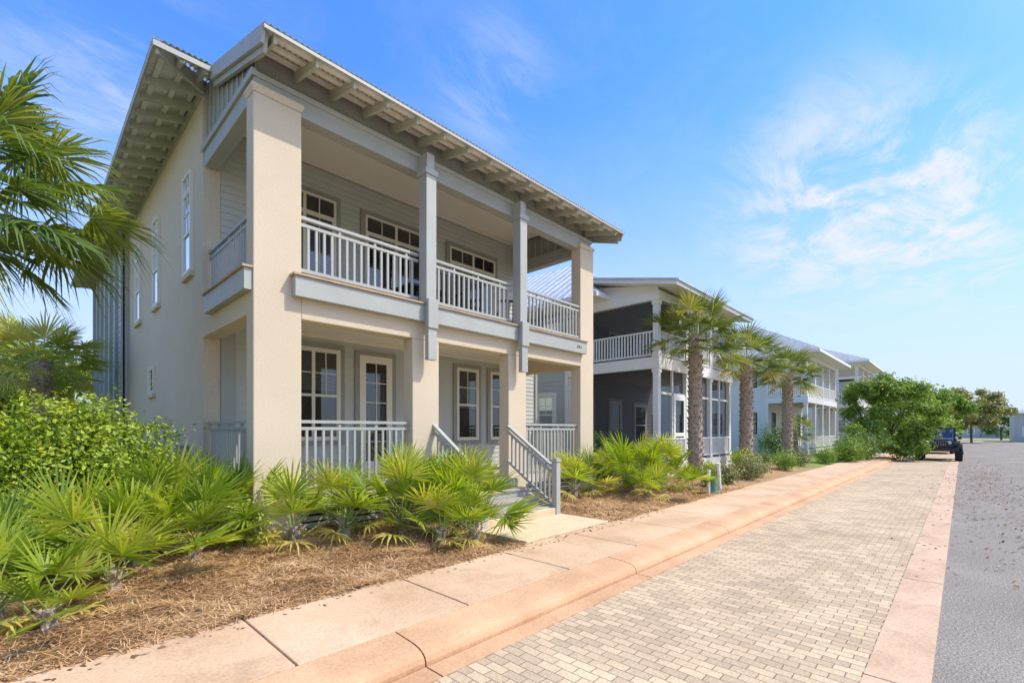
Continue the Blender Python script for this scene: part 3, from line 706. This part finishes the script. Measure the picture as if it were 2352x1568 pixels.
def palmetto(seed,nl=10,Rl=.56,pet=.60):
    random.seed(seed); mb=MB()
    for i in range(nl):
        az=i*2.399+random.uniform(-.3,.3); el=R(random.choice([86,76,68,58,46,30])+random.uniform(-8,8))
        leaf(mb,Vector((random.uniform(-.06,.06),random.uniform(-.06,.06),.08)),az,el,pet*random.uniform(.6,1.15),Rl*random.uniform(.8,1.12),random.uniform(.0,.12),24,98,tone=random.uniform(.2,.8),w=.86,split=.35)
    for i in range(2):
        az=random.uniform(0,6.28); leaf(mb,Vector((0,0,.06)),az,R(10),pet*.5,Rl*.7,.5,16,tone=.98,w=.6)
    mb.cyl((0,0,-.1),(0,0,.18),.07,.05,8,2)
    for k in range(10):
        a=k*2.4; mb.beam((0,0,.02+.012*k),(math.cos(a)*.1,math.sin(a)*.1,.12+.012*k),.03,.01,2)
    me=bpy.data.meshes.new('saw_palmetto'); me.from_pydata(mb.v,[],mb.f)
    for m in (PALMETTO,PETI,TRUNKM): me.materials.append(m)
    me.polygons.foreach_set('material_index',mb.m); at=me.attributes.new('face_tone','FLOAT','FACE'); at.data.foreach_set('value',mb.r); me.update()
    return me
PM=[palmetto(s) for s in (1,2,3,4)]+[palmetto(5,14,.64,.80),palmetto(6,8,.46,.42),palmetto(7,11,.66,.92)]
GP='saw palmettos in the planting bed'
L1='green saw palmetto with fan leaves growing in pine straw'
L2='tall saw palmetto with bright yellow-green fans beside the house'
L3='small young saw palmetto in pine straw mulch'
pls=[(-.25,6.35,0,1.0),(.3,6.45,1,.95),(.85,6.45,2,1.05),(.6,5.8,3,1.0),(1.35,6.3,0,1.0),(1.25,7.05,6,1.0),(1.85,6.9,6,.88),(1.75,7.5,6,.95),(-.15,5.55,2,.9),(.15,5.2,5,.9),
 (2.5,6.35,5,1.35),(3.15,6.3,5,1.45),(3.75,5.75,4,.98),(4.25,6.15,6,.92),(4.66,5.5,4,1.05),(4.0,5.2,5,1.15),(4.82,6.0,6,1.02),(4.45,5.0,5,1.1),
 (8.6,6.3,5,1.4),(9.3,6.3,1,1.0),(10.2,5.8,6,1.08),(10.9,5.3,4,1.12),(11.5,5.6,3,1.1),(9.9,5.2,2,.85),(11.2,6.3,6,1.08),(12.0,5.1,2,.8)]
for i,(x,y,v,s) in enumerate(pls):
    o=bpy.data.objects.new('saw_palmetto',PM[v]); COL.objects.link(o); o.location=(x,y,bedz(x,y)); o.rotation_euler=(0,0,i*1.7); o.scale=(s,s,s)
    tag(o,L3 if v==5 else (L2 if v in(4,6) else L1),'palmetto plant',GP)
def palm(x,y,z0,hh,rt,seed,label,nl=30,Rl=.72,pet=.75,mat=PALMLEAF,elo=-50,group='cabbage palms along the street',lean=0,nb=32,w=.88,dr=(.12,.5),tn_=.5,split=.38):
    random.seed(seed)
    e=empty('palm_tree',(x,y,z0),label,'palm tree',group)
    t=MB(); n=14; rings=24; vs=[]
    for j in range(rings+1):
        k=j/rings; r=rt*(1.12-.2*k+.22*max(0,k-.8)*2)
        for i in range(n):
            a=2*math.pi*i/n; vs.append((math.cos(a)*r+lean*k*k,math.sin(a)*r,hh*k))
    t.add(vs,[(j*n+i,j*n+(i+1)%n,(j+1)*n+(i+1)%n,(j+1)*n+i) for j in range(rings) for i in range(n)])
    nbt=int(hh*34)
    for i in range(nbt):
        k=i/nbt; a=i*2.399; z=hh*k; r=rt*(1.1-.2*k+.22*max(0,k-.8)*2); rad=Vector((math.cos(a),math.sin(a),0)); tn=Vector((-math.sin(a),math.cos(a),0)); c=Vector((lean*k*k,0,z))+rad*r*.93
        ww=rt*.30; L=rt*.75*random.uniform(.8,1.2)
        t.add([c-tn*ww,c+tn*ww,c+rad*rt*.34+Vector((0,0,L))+tn*ww*.45,c+rad*rt*.34+Vector((0,0,L))-tn*ww*.45,c+rad*rt*.0+Vector((0,0,L*.9))],[(0,1,2,3),(3,2,4),(1,4,2),(0,3,4)])
    t.obj('trunk',TRUNKM,e,local=True)
    c=MB(); top=Vector((lean,0,hh))
    for i in range(nl):
        az=i*2.399+random.uniform(-.2,.2); k=i/(nl-1); el=R(82-(82-elo)*k**.9+random.uniform(-8,8))
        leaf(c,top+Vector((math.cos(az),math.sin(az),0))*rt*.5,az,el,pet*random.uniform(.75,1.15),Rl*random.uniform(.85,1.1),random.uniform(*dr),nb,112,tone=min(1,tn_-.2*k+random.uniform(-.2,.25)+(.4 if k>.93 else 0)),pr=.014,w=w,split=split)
    c.obj('crown',[mat,PETI],e,local=True)
    return e
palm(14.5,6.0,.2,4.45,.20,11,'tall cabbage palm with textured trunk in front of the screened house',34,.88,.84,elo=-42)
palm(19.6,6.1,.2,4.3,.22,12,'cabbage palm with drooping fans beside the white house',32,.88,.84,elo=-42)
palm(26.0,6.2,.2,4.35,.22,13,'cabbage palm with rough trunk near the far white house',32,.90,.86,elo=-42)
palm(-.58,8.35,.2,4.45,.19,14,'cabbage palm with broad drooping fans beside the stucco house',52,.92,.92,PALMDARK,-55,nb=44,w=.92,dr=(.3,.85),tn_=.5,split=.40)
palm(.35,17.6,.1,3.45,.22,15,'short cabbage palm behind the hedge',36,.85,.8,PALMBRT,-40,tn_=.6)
palm(31,7.0,.2,1.6,.15,16,'short young palm in front of the white house',22,.6,.6)
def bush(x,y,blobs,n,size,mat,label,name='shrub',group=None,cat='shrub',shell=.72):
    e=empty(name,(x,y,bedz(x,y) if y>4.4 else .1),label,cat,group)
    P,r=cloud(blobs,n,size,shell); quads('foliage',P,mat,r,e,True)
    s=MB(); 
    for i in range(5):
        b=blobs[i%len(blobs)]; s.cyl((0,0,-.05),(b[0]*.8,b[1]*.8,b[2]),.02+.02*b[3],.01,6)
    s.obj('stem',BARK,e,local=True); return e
bush(.30,7.85,[(0,0,.90,.95,.8,.8),(-.75,.1,.95,.7,.7,.8),(.55,-.05,1.15,.62,.6,.62),(-.2,-.35,.6,.9,.6,.6),(.0,.1,1.4,.6,.6,.5),(-1.15,-.3,1.05,.65,.6,.75),(.75,-.2,.7,.5,.5,.55),(-.7,-.5,1.2,.5,.5,.5),(.4,-.4,.9,.5,.5,.5),(-1.0,-.6,.5,.6,.5,.5)],50000,.054,SHRUB,'large dense shrub with glossy yellow-green leaves by the wall')
bush(1.95,6.55,[(0,0,.3,.3,.3,.28)],900,.05,SHRUB,'small yellow-green shrub at the column base')
G2='low shrubs in the planting beds'
for (x,y,r,m,l,n) in ((13.2,7.2,.75,HEDGE,'dark green shrub between the houses',3500),(12.2,7.9,.9,HEDGE,'dark green shrub between the houses',3500),(13.3,5.0,.35,HEDGE,'small round green shrub in mulch',1200),
  (14.6,5.1,.42,ROSEM,'low rosemary-like shrub beside the sidewalk',1600),(16.3,5.0,.5,ROSEM,'low rosemary-like shrub beside the sidewalk',2000),(17.4,5.1,.5,ROSEM,'low rosemary-like shrub beside the sidewalk',2000),
  (18.8,6.0,.55,SHRUB,'rounded yellow-green shrub near the palm',2000),(21.0,5.1,.55,OAK,'rounded green shrub beside the sidewalk',2200),(22.2,6.2,.45,HEDGE,'small round green shrub in mulch',1200),(24,5.2,.5,ROSEM,'low rosemary-like shrub beside the sidewalk',1600),
  (29.5,7.6,1.2,HEDGE,'tall dark green shrub against the white house',3500),(27,4.8,.6,OAK,'rounded green shrub beside the sidewalk',2200),(29.3,4.2,.9,OAK,'loose green shrub spilling over the kerb',3600),(31.5,4.0,1.1,HEDGE,'dark green shrub spilling over the kerb',4000),(15.8,6.1,.3,SHRUB,'small clipped round shrub',900),(38,5.4,.8,ROSEM,'low rosemary-like shrub beside the sidewalk',1500)):
    bush(x,y,[(0,0,r*.75,r*1.1,r,r*.8),(r*.5,r*.2,r*.6,r*.8,r*.7,r*.6),(-r*.5,-.1,r*.6,r*.7,r*.7,r*.6)],n,.07 if r<.85 else .1,m,l,group=G2,shell=.6)
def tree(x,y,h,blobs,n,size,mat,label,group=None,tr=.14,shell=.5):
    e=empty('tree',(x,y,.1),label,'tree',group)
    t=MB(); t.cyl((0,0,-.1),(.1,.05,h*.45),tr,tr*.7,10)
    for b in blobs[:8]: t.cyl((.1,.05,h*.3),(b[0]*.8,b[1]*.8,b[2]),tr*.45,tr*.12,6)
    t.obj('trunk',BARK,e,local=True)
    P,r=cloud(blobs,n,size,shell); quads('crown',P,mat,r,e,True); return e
def blobs(cx,cy,cz,r,k,sz,seed,flat=1.0):
    random.seed(seed); o=[]
    for i in range(k):
        a=random.uniform(0,6.28); q=r*math.sqrt(random.random()); zz=random.uniform(-1,1)
        s=sz*random.uniform(.6,1.4); o.append((cx+q*math.cos(a)*math.sqrt(max(.1,1-zz*zz*.6)),cy+q*math.sin(a)*math.sqrt(max(.1,1-zz*zz*.6)),cz+zz*r*.75*flat,s,s,s*.75))
    return o
B1=blobs(.2,-.8,2.5,2.4,36,.58,21)+[(0.2,-.6,4.6,.6,.6,.55),(-1.2,-.3,1.2,.9,.8,.6),(.4,-2.0,1.0,.8,.7,.7),(-.8,-1.4,3.8,.6,.6,.45),(1.0,-2.5,2.9,.6,.6,.45),(.8,-2.9,2.1,.5,.5,.4),(-2.2,.1,.8,.9,.8,.6),(-2.8,.4,1.7,.5,.5,.4),(.6,.9,4.0,.6,.6,.5),(.0,-1.6,.5,1.2,.8,.5),(-.6,.6,4.2,.6,.6,.5)]
tree(35.0,4.0,4.5,B1,28000,.16,OAK,'leafy green street tree overhanging the parked vehicle',shell=.35)
tree(46.,4.0,4.5,blobs(0,-.8,2.9,2.3,24,.65,22),13000,.2,OAK,'green street tree behind the parked vehicles')
tree(58,4.0,5,blobs(0,-.9,3.3,2.6,20,.8,24),10000,.24,OAK,'green street tree further along the sidewalk')
tree(72,3.6,6,blobs(0,-1.0,4.0,3.2,24,.85,23,.8),10000,.28,OAK,'green street tree far along the sidewalk')
tree(84,2.6,7,blobs(0,-.8,4.4,3.4,26,.9,28,.8),9000,.30,OLIVE,'olive-green oak tree with sparse crown at the kerb')
tree(92,-.9,8,blobs(0,0,5.0,3.8,40,1.0,25,.8),15000,.32,OLIVE,'olive-brown oak tree at the end of the road')
tree(106,1.5,7,blobs(0,0,4.0,3.4,20,.9,26,.8),6000,.35,OAK,'green tree beyond the end of the road')
tree(121,-5.0,5,blobs(0,0,2.4,2.4,14,.9,27,.8),3500,.35,HEDGE,'dark green tree beyond the end of the road')
i=0
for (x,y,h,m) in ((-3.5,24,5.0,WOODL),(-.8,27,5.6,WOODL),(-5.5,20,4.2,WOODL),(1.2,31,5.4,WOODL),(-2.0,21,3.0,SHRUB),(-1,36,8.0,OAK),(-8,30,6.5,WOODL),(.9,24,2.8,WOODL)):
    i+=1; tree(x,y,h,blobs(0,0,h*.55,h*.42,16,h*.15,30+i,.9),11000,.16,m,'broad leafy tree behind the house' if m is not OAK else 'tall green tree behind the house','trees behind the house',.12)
B_=[(random.uniform(150,210),random.uniform(-60,40),1,7,7,random.uniform(1.8,3.0)) for _ in range(30)]+[(random.uniform(-60,-8),random.uniform(45,80),2,6,6,random.uniform(4,7)) for _ in range(26)]+[(random.uniform(-8,12),random.uniform(45,70),2,5,5,random.uniform(3,5)) for _ in range(10)]
P,r=cloud(B_,26000,1.1,.6); o=quads('far_woodland',P,HEDGE,r); o['kind']='stuff'; tag(o,'distant band of dark green trees on the horizon','woodland')

# ================================================================ SMALL THINGS
s=MB(); s.cyl((0,0,-.1),(0,0,.55),.045,.045,14); s.cyl((0,0,.55),(0,0,.60),.055,.05,14)
o=s.obj('vent_pipe',WHITE); o.location=(12.05,4.65,.15); tag(o,'short white plastic pipe standing in the mulch','pipe','white utility pipes')
s=MB(); s.cyl((0,0,-.1),(0,0,.68),.05,.05,14); s.cyl((0,0,.68),(0,0,.74),.06,.055,14)
o=s.obj('vent_pipe',WHITE); o.location=(12.95,4.7,.15); o.rotation_euler=(0,R(-9),0); tag(o,'leaning white plastic pipe standing in the mulch','pipe','white utility pipes')
s=MB(); prof=[(.0,.14),(.05,.14),(.06,.12),(.30,.11),(.38,.10),(.42,.06),(.43,.01)]
for (a,ra),(b_,rb) in zip(prof[:-1],prof[1:]): s.cyl((0,0,a),(0,0,b_),ra,rb,18,0,False)
o=s.obj('utility_marker',pmat('green_plastic',(.10,.24,.14),.5),smooth=True); o.location=(12.25,4.62,.14); tag(o,'squat green plastic utility pedestal beside the sidewalk','utility pedestal')
def wheel(parent,x,y,r,wd,mt,mr):
    t=MB(); t.cyl((x,y-wd/2,r),(x,y+wd/2,r),r,r,22)
    for i in range(22):
        a=2*math.pi*i/22; t.beam((x+math.cos(a)*r,y-wd*.48,r+math.sin(a)*r),(x+math.cos(a)*r,y+wd*.48,r+math.sin(a)*r),.05,.03)
    w_=t.obj('wheel',mt,parent,local=True)
    q=MB(); q.cyl((x,y-wd/2-.01,r),(x,y+wd/2+.01,r),r*.55,r*.55,16); q.cyl((x,y-wd/2-.04,r),(x,y+wd/2+.04,r),r*.18,r*.18,10); q.obj('rim',mr,w_,local=True)
RUB=pmat('rubber',(.025,.025,.025),.8); RIM=pmat('rim_metal',(.25,.25,.26),.35,.1,metal=.8)
PAINT=pmat('black_car_paint',(.03,.032,.036),.25); REDP=pmat('red_car_paint',(.40,.03,.025),.3); LAMP=pmat('lamp_lens',(.75,.75,.7),.15)
def offroader(x,y):
    e=empty('parked_car',(x,y,.01),'black open-top off-road vehicle with large tyres parked by the kerb','car','cars parked along the street')
    b=MB(); b.box(.15,1.35,-.62,.62,.85,1.22); b.box(1.35,3.75,-.76,.76,.62,1.25); b.box(.3,1.35,-.55,.55,.6,.85)
    b.beam((.15,0,1.235),(1.35,0,1.30),1.2,.06)
    for s in (-1,1):
        b.box(.12,1.15,s*.62,s*.92,1.02,1.08); b.box(.10,.16,s*.62,s*.92,.90,1.08); b.box(2.75,3.75,s*.76,s*.92,1.05,1.11); b.box(1.2,2.7,s*.76,s*.86,.5,.58)
    bevel(b.obj('body',PAINT,e,local=True),.03,3)
    g_=MB(); g_.box(.10,.15,-.60,.60,.82,1.22)
    for k in range(7): g_.box(.085,.10,-.33+k*.1,-.29+k*.1,.88,1.16,1)
    g_.obj('grille',[PAINT,RIM],e,local=True)
    for s in(-.46,.46):
        l=MB(); l.cyl((.10,s,1.05),(.07,s,1.05),.10,.10,16); l.obj('headlight',LAMP,e,local=True)
    bm=MB(); bm.box(-.15,.05,-.85,.85,.55,.75); bm.cyl((-.05,-.4,.75),(.0,-.4,1.05),.03,.03,8); bm.cyl((-.05,.4,.75),(.0,.4,1.05),.03,.03,8); bm.cyl((.0,-.4,1.05),(.0,.4,1.05),.03,.03,8); bm.obj('bumper',BLACK,e,local=True)
    ws=MB()
    for s in(-.68,.68): ws.beam((1.35,s,1.25),(1.65,s,1.88),.06,.06)
    ws.beam((1.65,-.7,1.90),(1.65,.7,1.90),.07,.07); ws.obj('windshield_frame',PAINT,e,local=True)
    gl=MB(); gl.add([(1.38,-.66,1.28),(1.38,.66,1.28),(1.63,.66,1.85),(1.63,-.66,1.85)],[(0,1,2,3)]); gl.obj('windshield',GLASS,e,local=True)
    rc=MB()
    for s in(-.62,.62):
        rc.cyl((1.65,s,1.88),(3.6,s,1.88),.03,.03,8); rc.cyl((2.5,s,1.2),(2.5,s,1.88),.03,.03,8); rc.cyl((3.6,s,1.88),(3.75,s,1.2),.03,.03,8)
    for xx in (2.5,3.6): rc.cyl((xx,-.62,1.88),(xx,.62,1.88),.03,.03,8)
    rc.obj('roll_cage',BLACK,e,local=True)
    for s in(-.35,.35):
        q=MB(); q.box(2.2,2.35,s-.22,s+.22,1.2,1.65); q.box(2.22,2.32,s-.1,s+.1,1.65,1.82); q.obj('seat',BLACK,e,local=True)
    for xx in(.65,3.2):
        for s in(-.85,.85): wheel(e,xx,s,.47,.32,RUB,RIM)
    for s in(-.78,.78):
        q=MB(); q.box(1.45,1.55,s-.05 if s<0 else s,s if s<0 else s+.05,1.2,1.25); q.box(1.42,1.5,s-.18 if s<0 else s+.04,s-.04 if s<0 else s+.18,1.22,1.40); q.obj('mirror',BLACK,e,local=True)
    return e
offroader(36.2,1.0)
def suv(x,y,paint,label):
    e=empty('parked_car',(x,y,.01),label,'car','cars parked along the street')
    pr=[(0,.45),(0,.85),(.25,1.0),(1.1,1.08),(1.75,1.62),(3.9,1.66),(4.35,1.1),(4.45,.9),(4.45,.45)]
    b=MB(); k=len(pr); hw=.9
    def ww(z): return hw if z<1.12 else hw-.16
    vs=[(p[0],-ww(p[1]),p[1]) for p in pr]+[(p[0],ww(p[1]),p[1]) for p in pr]
    b.add(vs,[tuple(range(k)),tuple(range(k,2*k))[::-1]]+[(i,k+i,k+(i+1)%k,(i+1)%k) for i in range(k)])
    bevel(b.obj('body',paint,e,local=True),.04,3)
    g_=MB(); g_.add([(1.14,-.76,1.18),(1.14,.76,1.18),(1.65,.70,1.61),(1.65,-.70,1.61)],[(0,1,2,3)])
    g_.obj('windshield',pmat('dark_car_glass',(.02,.025,.03),.08),e,local=True)
    for s in(-1,1):
        q=MB(); q.add([(1.5,s*.895,1.14),(4.0,s*.895,1.14),(3.8,s*.79,1.56),(1.85,s*.79,1.56)],[(0,1,2,3)]); q.obj('side_window',bpy.data.materials['dark_car_glass'],e,local=True)
        l=MB(); l.box(-.02,.1,s*.55,s*.82,.78,.92); l.obj('headlight',LAMP,e,local=True)
        for xx in(.85,3.6): wheel(e,xx,s*.82,.34,.22,RUB,RIM)
suv(47.,1.4,REDP,'red parked car behind the off-road vehicle')
suv(55.,1.4,PAINT,'dark parked car further along the lane')

# ================================================================ WORLD, SUN, CAMERA
SUNEL=52; sd=Vector((.62,-.785,0)).normalized()
v=Vector((sd.x*math.cos(R(SUNEL)),sd.y*math.cos(R(SUNEL)),math.sin(R(SUNEL))))
wd=bpy.data.worlds.new('World'); scene.world=wd; wd.use_nodes=True; nt=wd.node_tree
bg=nt.nodes['Background']; bg.inputs[1].default_value=.15
sky=nt.nodes.new('ShaderNodeTexSky'); sky.sky_type='NISHITA'; sky.sun_disc=False; sky.sun_elevation=R(SUNEL); sky.sun_rotation=math.atan2(sd.x,sd.y)
sky.air_density=1.0; sky.dust_density=.6; sky.ozone_density=2.0
tc=nt.nodes.new('ShaderNodeTexCoord').outputs['Generated']
sp=nt.nodes.new('ShaderNodeSeparateXYZ'); nt.links.new(tc,sp.inputs[0])
zc=math_(nt,'MAXIMUM',sp.outputs[2],.04)
cb=nt.nodes.new('ShaderNodeCombineXYZ'); nt.links.new(math_(nt,'DIVIDE',sp.outputs[0],zc),cb.inputs[0]); nt.links.new(math_(nt,'DIVIDE',sp.outputs[1],zc),cb.inputs[1])
mpn=nt.nodes.new('ShaderNodeMapping'); mpn.inputs['Rotation'].default_value=(0,0,R(-25)); mpn.inputs['Scale'].default_value=(.9,1.5,1); nt.links.new(cb.outputs[0],mpn.inputs[0])
n1=noise(nt,mpn.outputs[0],1.9,15,.70); n1.inputs['Distortion'].default_value=.45
def dmask(vec,r0,r1):
    d=nt.nodes.new('ShaderNodeVectorMath'); d.operation='DISTANCE'; nt.links.new(tc,d.inputs[0]); d.inputs[1].default_value=vec
    m=nt.nodes.new('ShaderNodeMapRange'); m.interpolation_type='SMOOTHSTEP'; m.inputs[1].default_value=r1; m.inputs[2].default_value=r0; m.inputs[3].default_value=0; m.inputs[4].default_value=1; nt.links.new(d.outputs['Value'],m.inputs[0]); return m.outputs[0]
mk=math_(nt,'ADD',dmask((.905,.15,.37),.02,.23),math_(nt,'MULTIPLY',dmask((.56,.58,.59),.0,.13),.40))
mk=math_(nt,'ADD',mk,math_(nt,'MULTIPLY',dmask((.94,.0,.31),.0,.18),.9),True)
mk=math_(nt,'ADD',mk,math_(nt,'MULTIPLY',dmask((.085,.87,.485),.0,.22),.35))
mk=math_(nt,'ADD',mk,.06)
cl=nt.nodes.new('ShaderNodeMapRange'); cl.interpolation_type='SMOOTHSTEP'; cl.inputs[1].default_value=.40; cl.inputs[2].default_value=.66; nt.links.new(n1.outputs[0],cl.inputs[0])
dens=math_(nt,'MULTIPLY',math_(nt,'MULTIPLY',cl.outputs[0],mk),1.0,True)
tint=mixc(nt,1.0,sky.outputs[0],(.78,1.47,2.38),'MULTIPLY')
hz=nt.nodes.new('ShaderNodeMapRange'); hz.interpolation_type='SMOOTHSTEP'; hz.inputs[1].default_value=.62; hz.inputs[2].default_value=-.03; hz.inputs[3].default_value=0; hz.inputs[4].default_value=.95; nt.links.new(sp.outputs[2],hz.inputs[0])
c1=mixc(nt,hz.outputs[0],tint,(4.9,5.5,6.4))
c2=mixc(nt,dens,c1,(6.0,6.1,6.5))
au=dmask(tuple(v),.0,.74)  # broad warm glow around the sun, added to lift the ambient light
c3=mixc(nt,math_(nt,'MULTIPLY',au,.95),c2,(24,22,19))
nt.links.new(c3,bg.inputs[0])
sl_=bpy.data.lights.new('sun','SUN'); sl_.energy=4.1; sl_.angle=R(.5); sl_.color=(1,.945,.86)
so=bpy.data.objects.new('sun',sl_); COL.objects.link(so)
so.rotation_euler=v.to_track_quat('Z','Y').to_euler(); so.location=(5,-8,15)
cam=bpy.data.cameras.new('camera'); co=bpy.data.objects.new('camera',cam); COL.objects.link(co)
cam.sensor_width=36; cam.lens=16.515; cam.shift_y=.0867; cam.clip_end=2000; cam.clip_start=.05
co.location=(0,0,1.75); co.rotation_euler=(R(90),0,R(-46.2)); scene.camera=co
scene.view_settings.view_transform='Standard'; scene.view_settings.look='None'; scene.view_settings.exposure=0
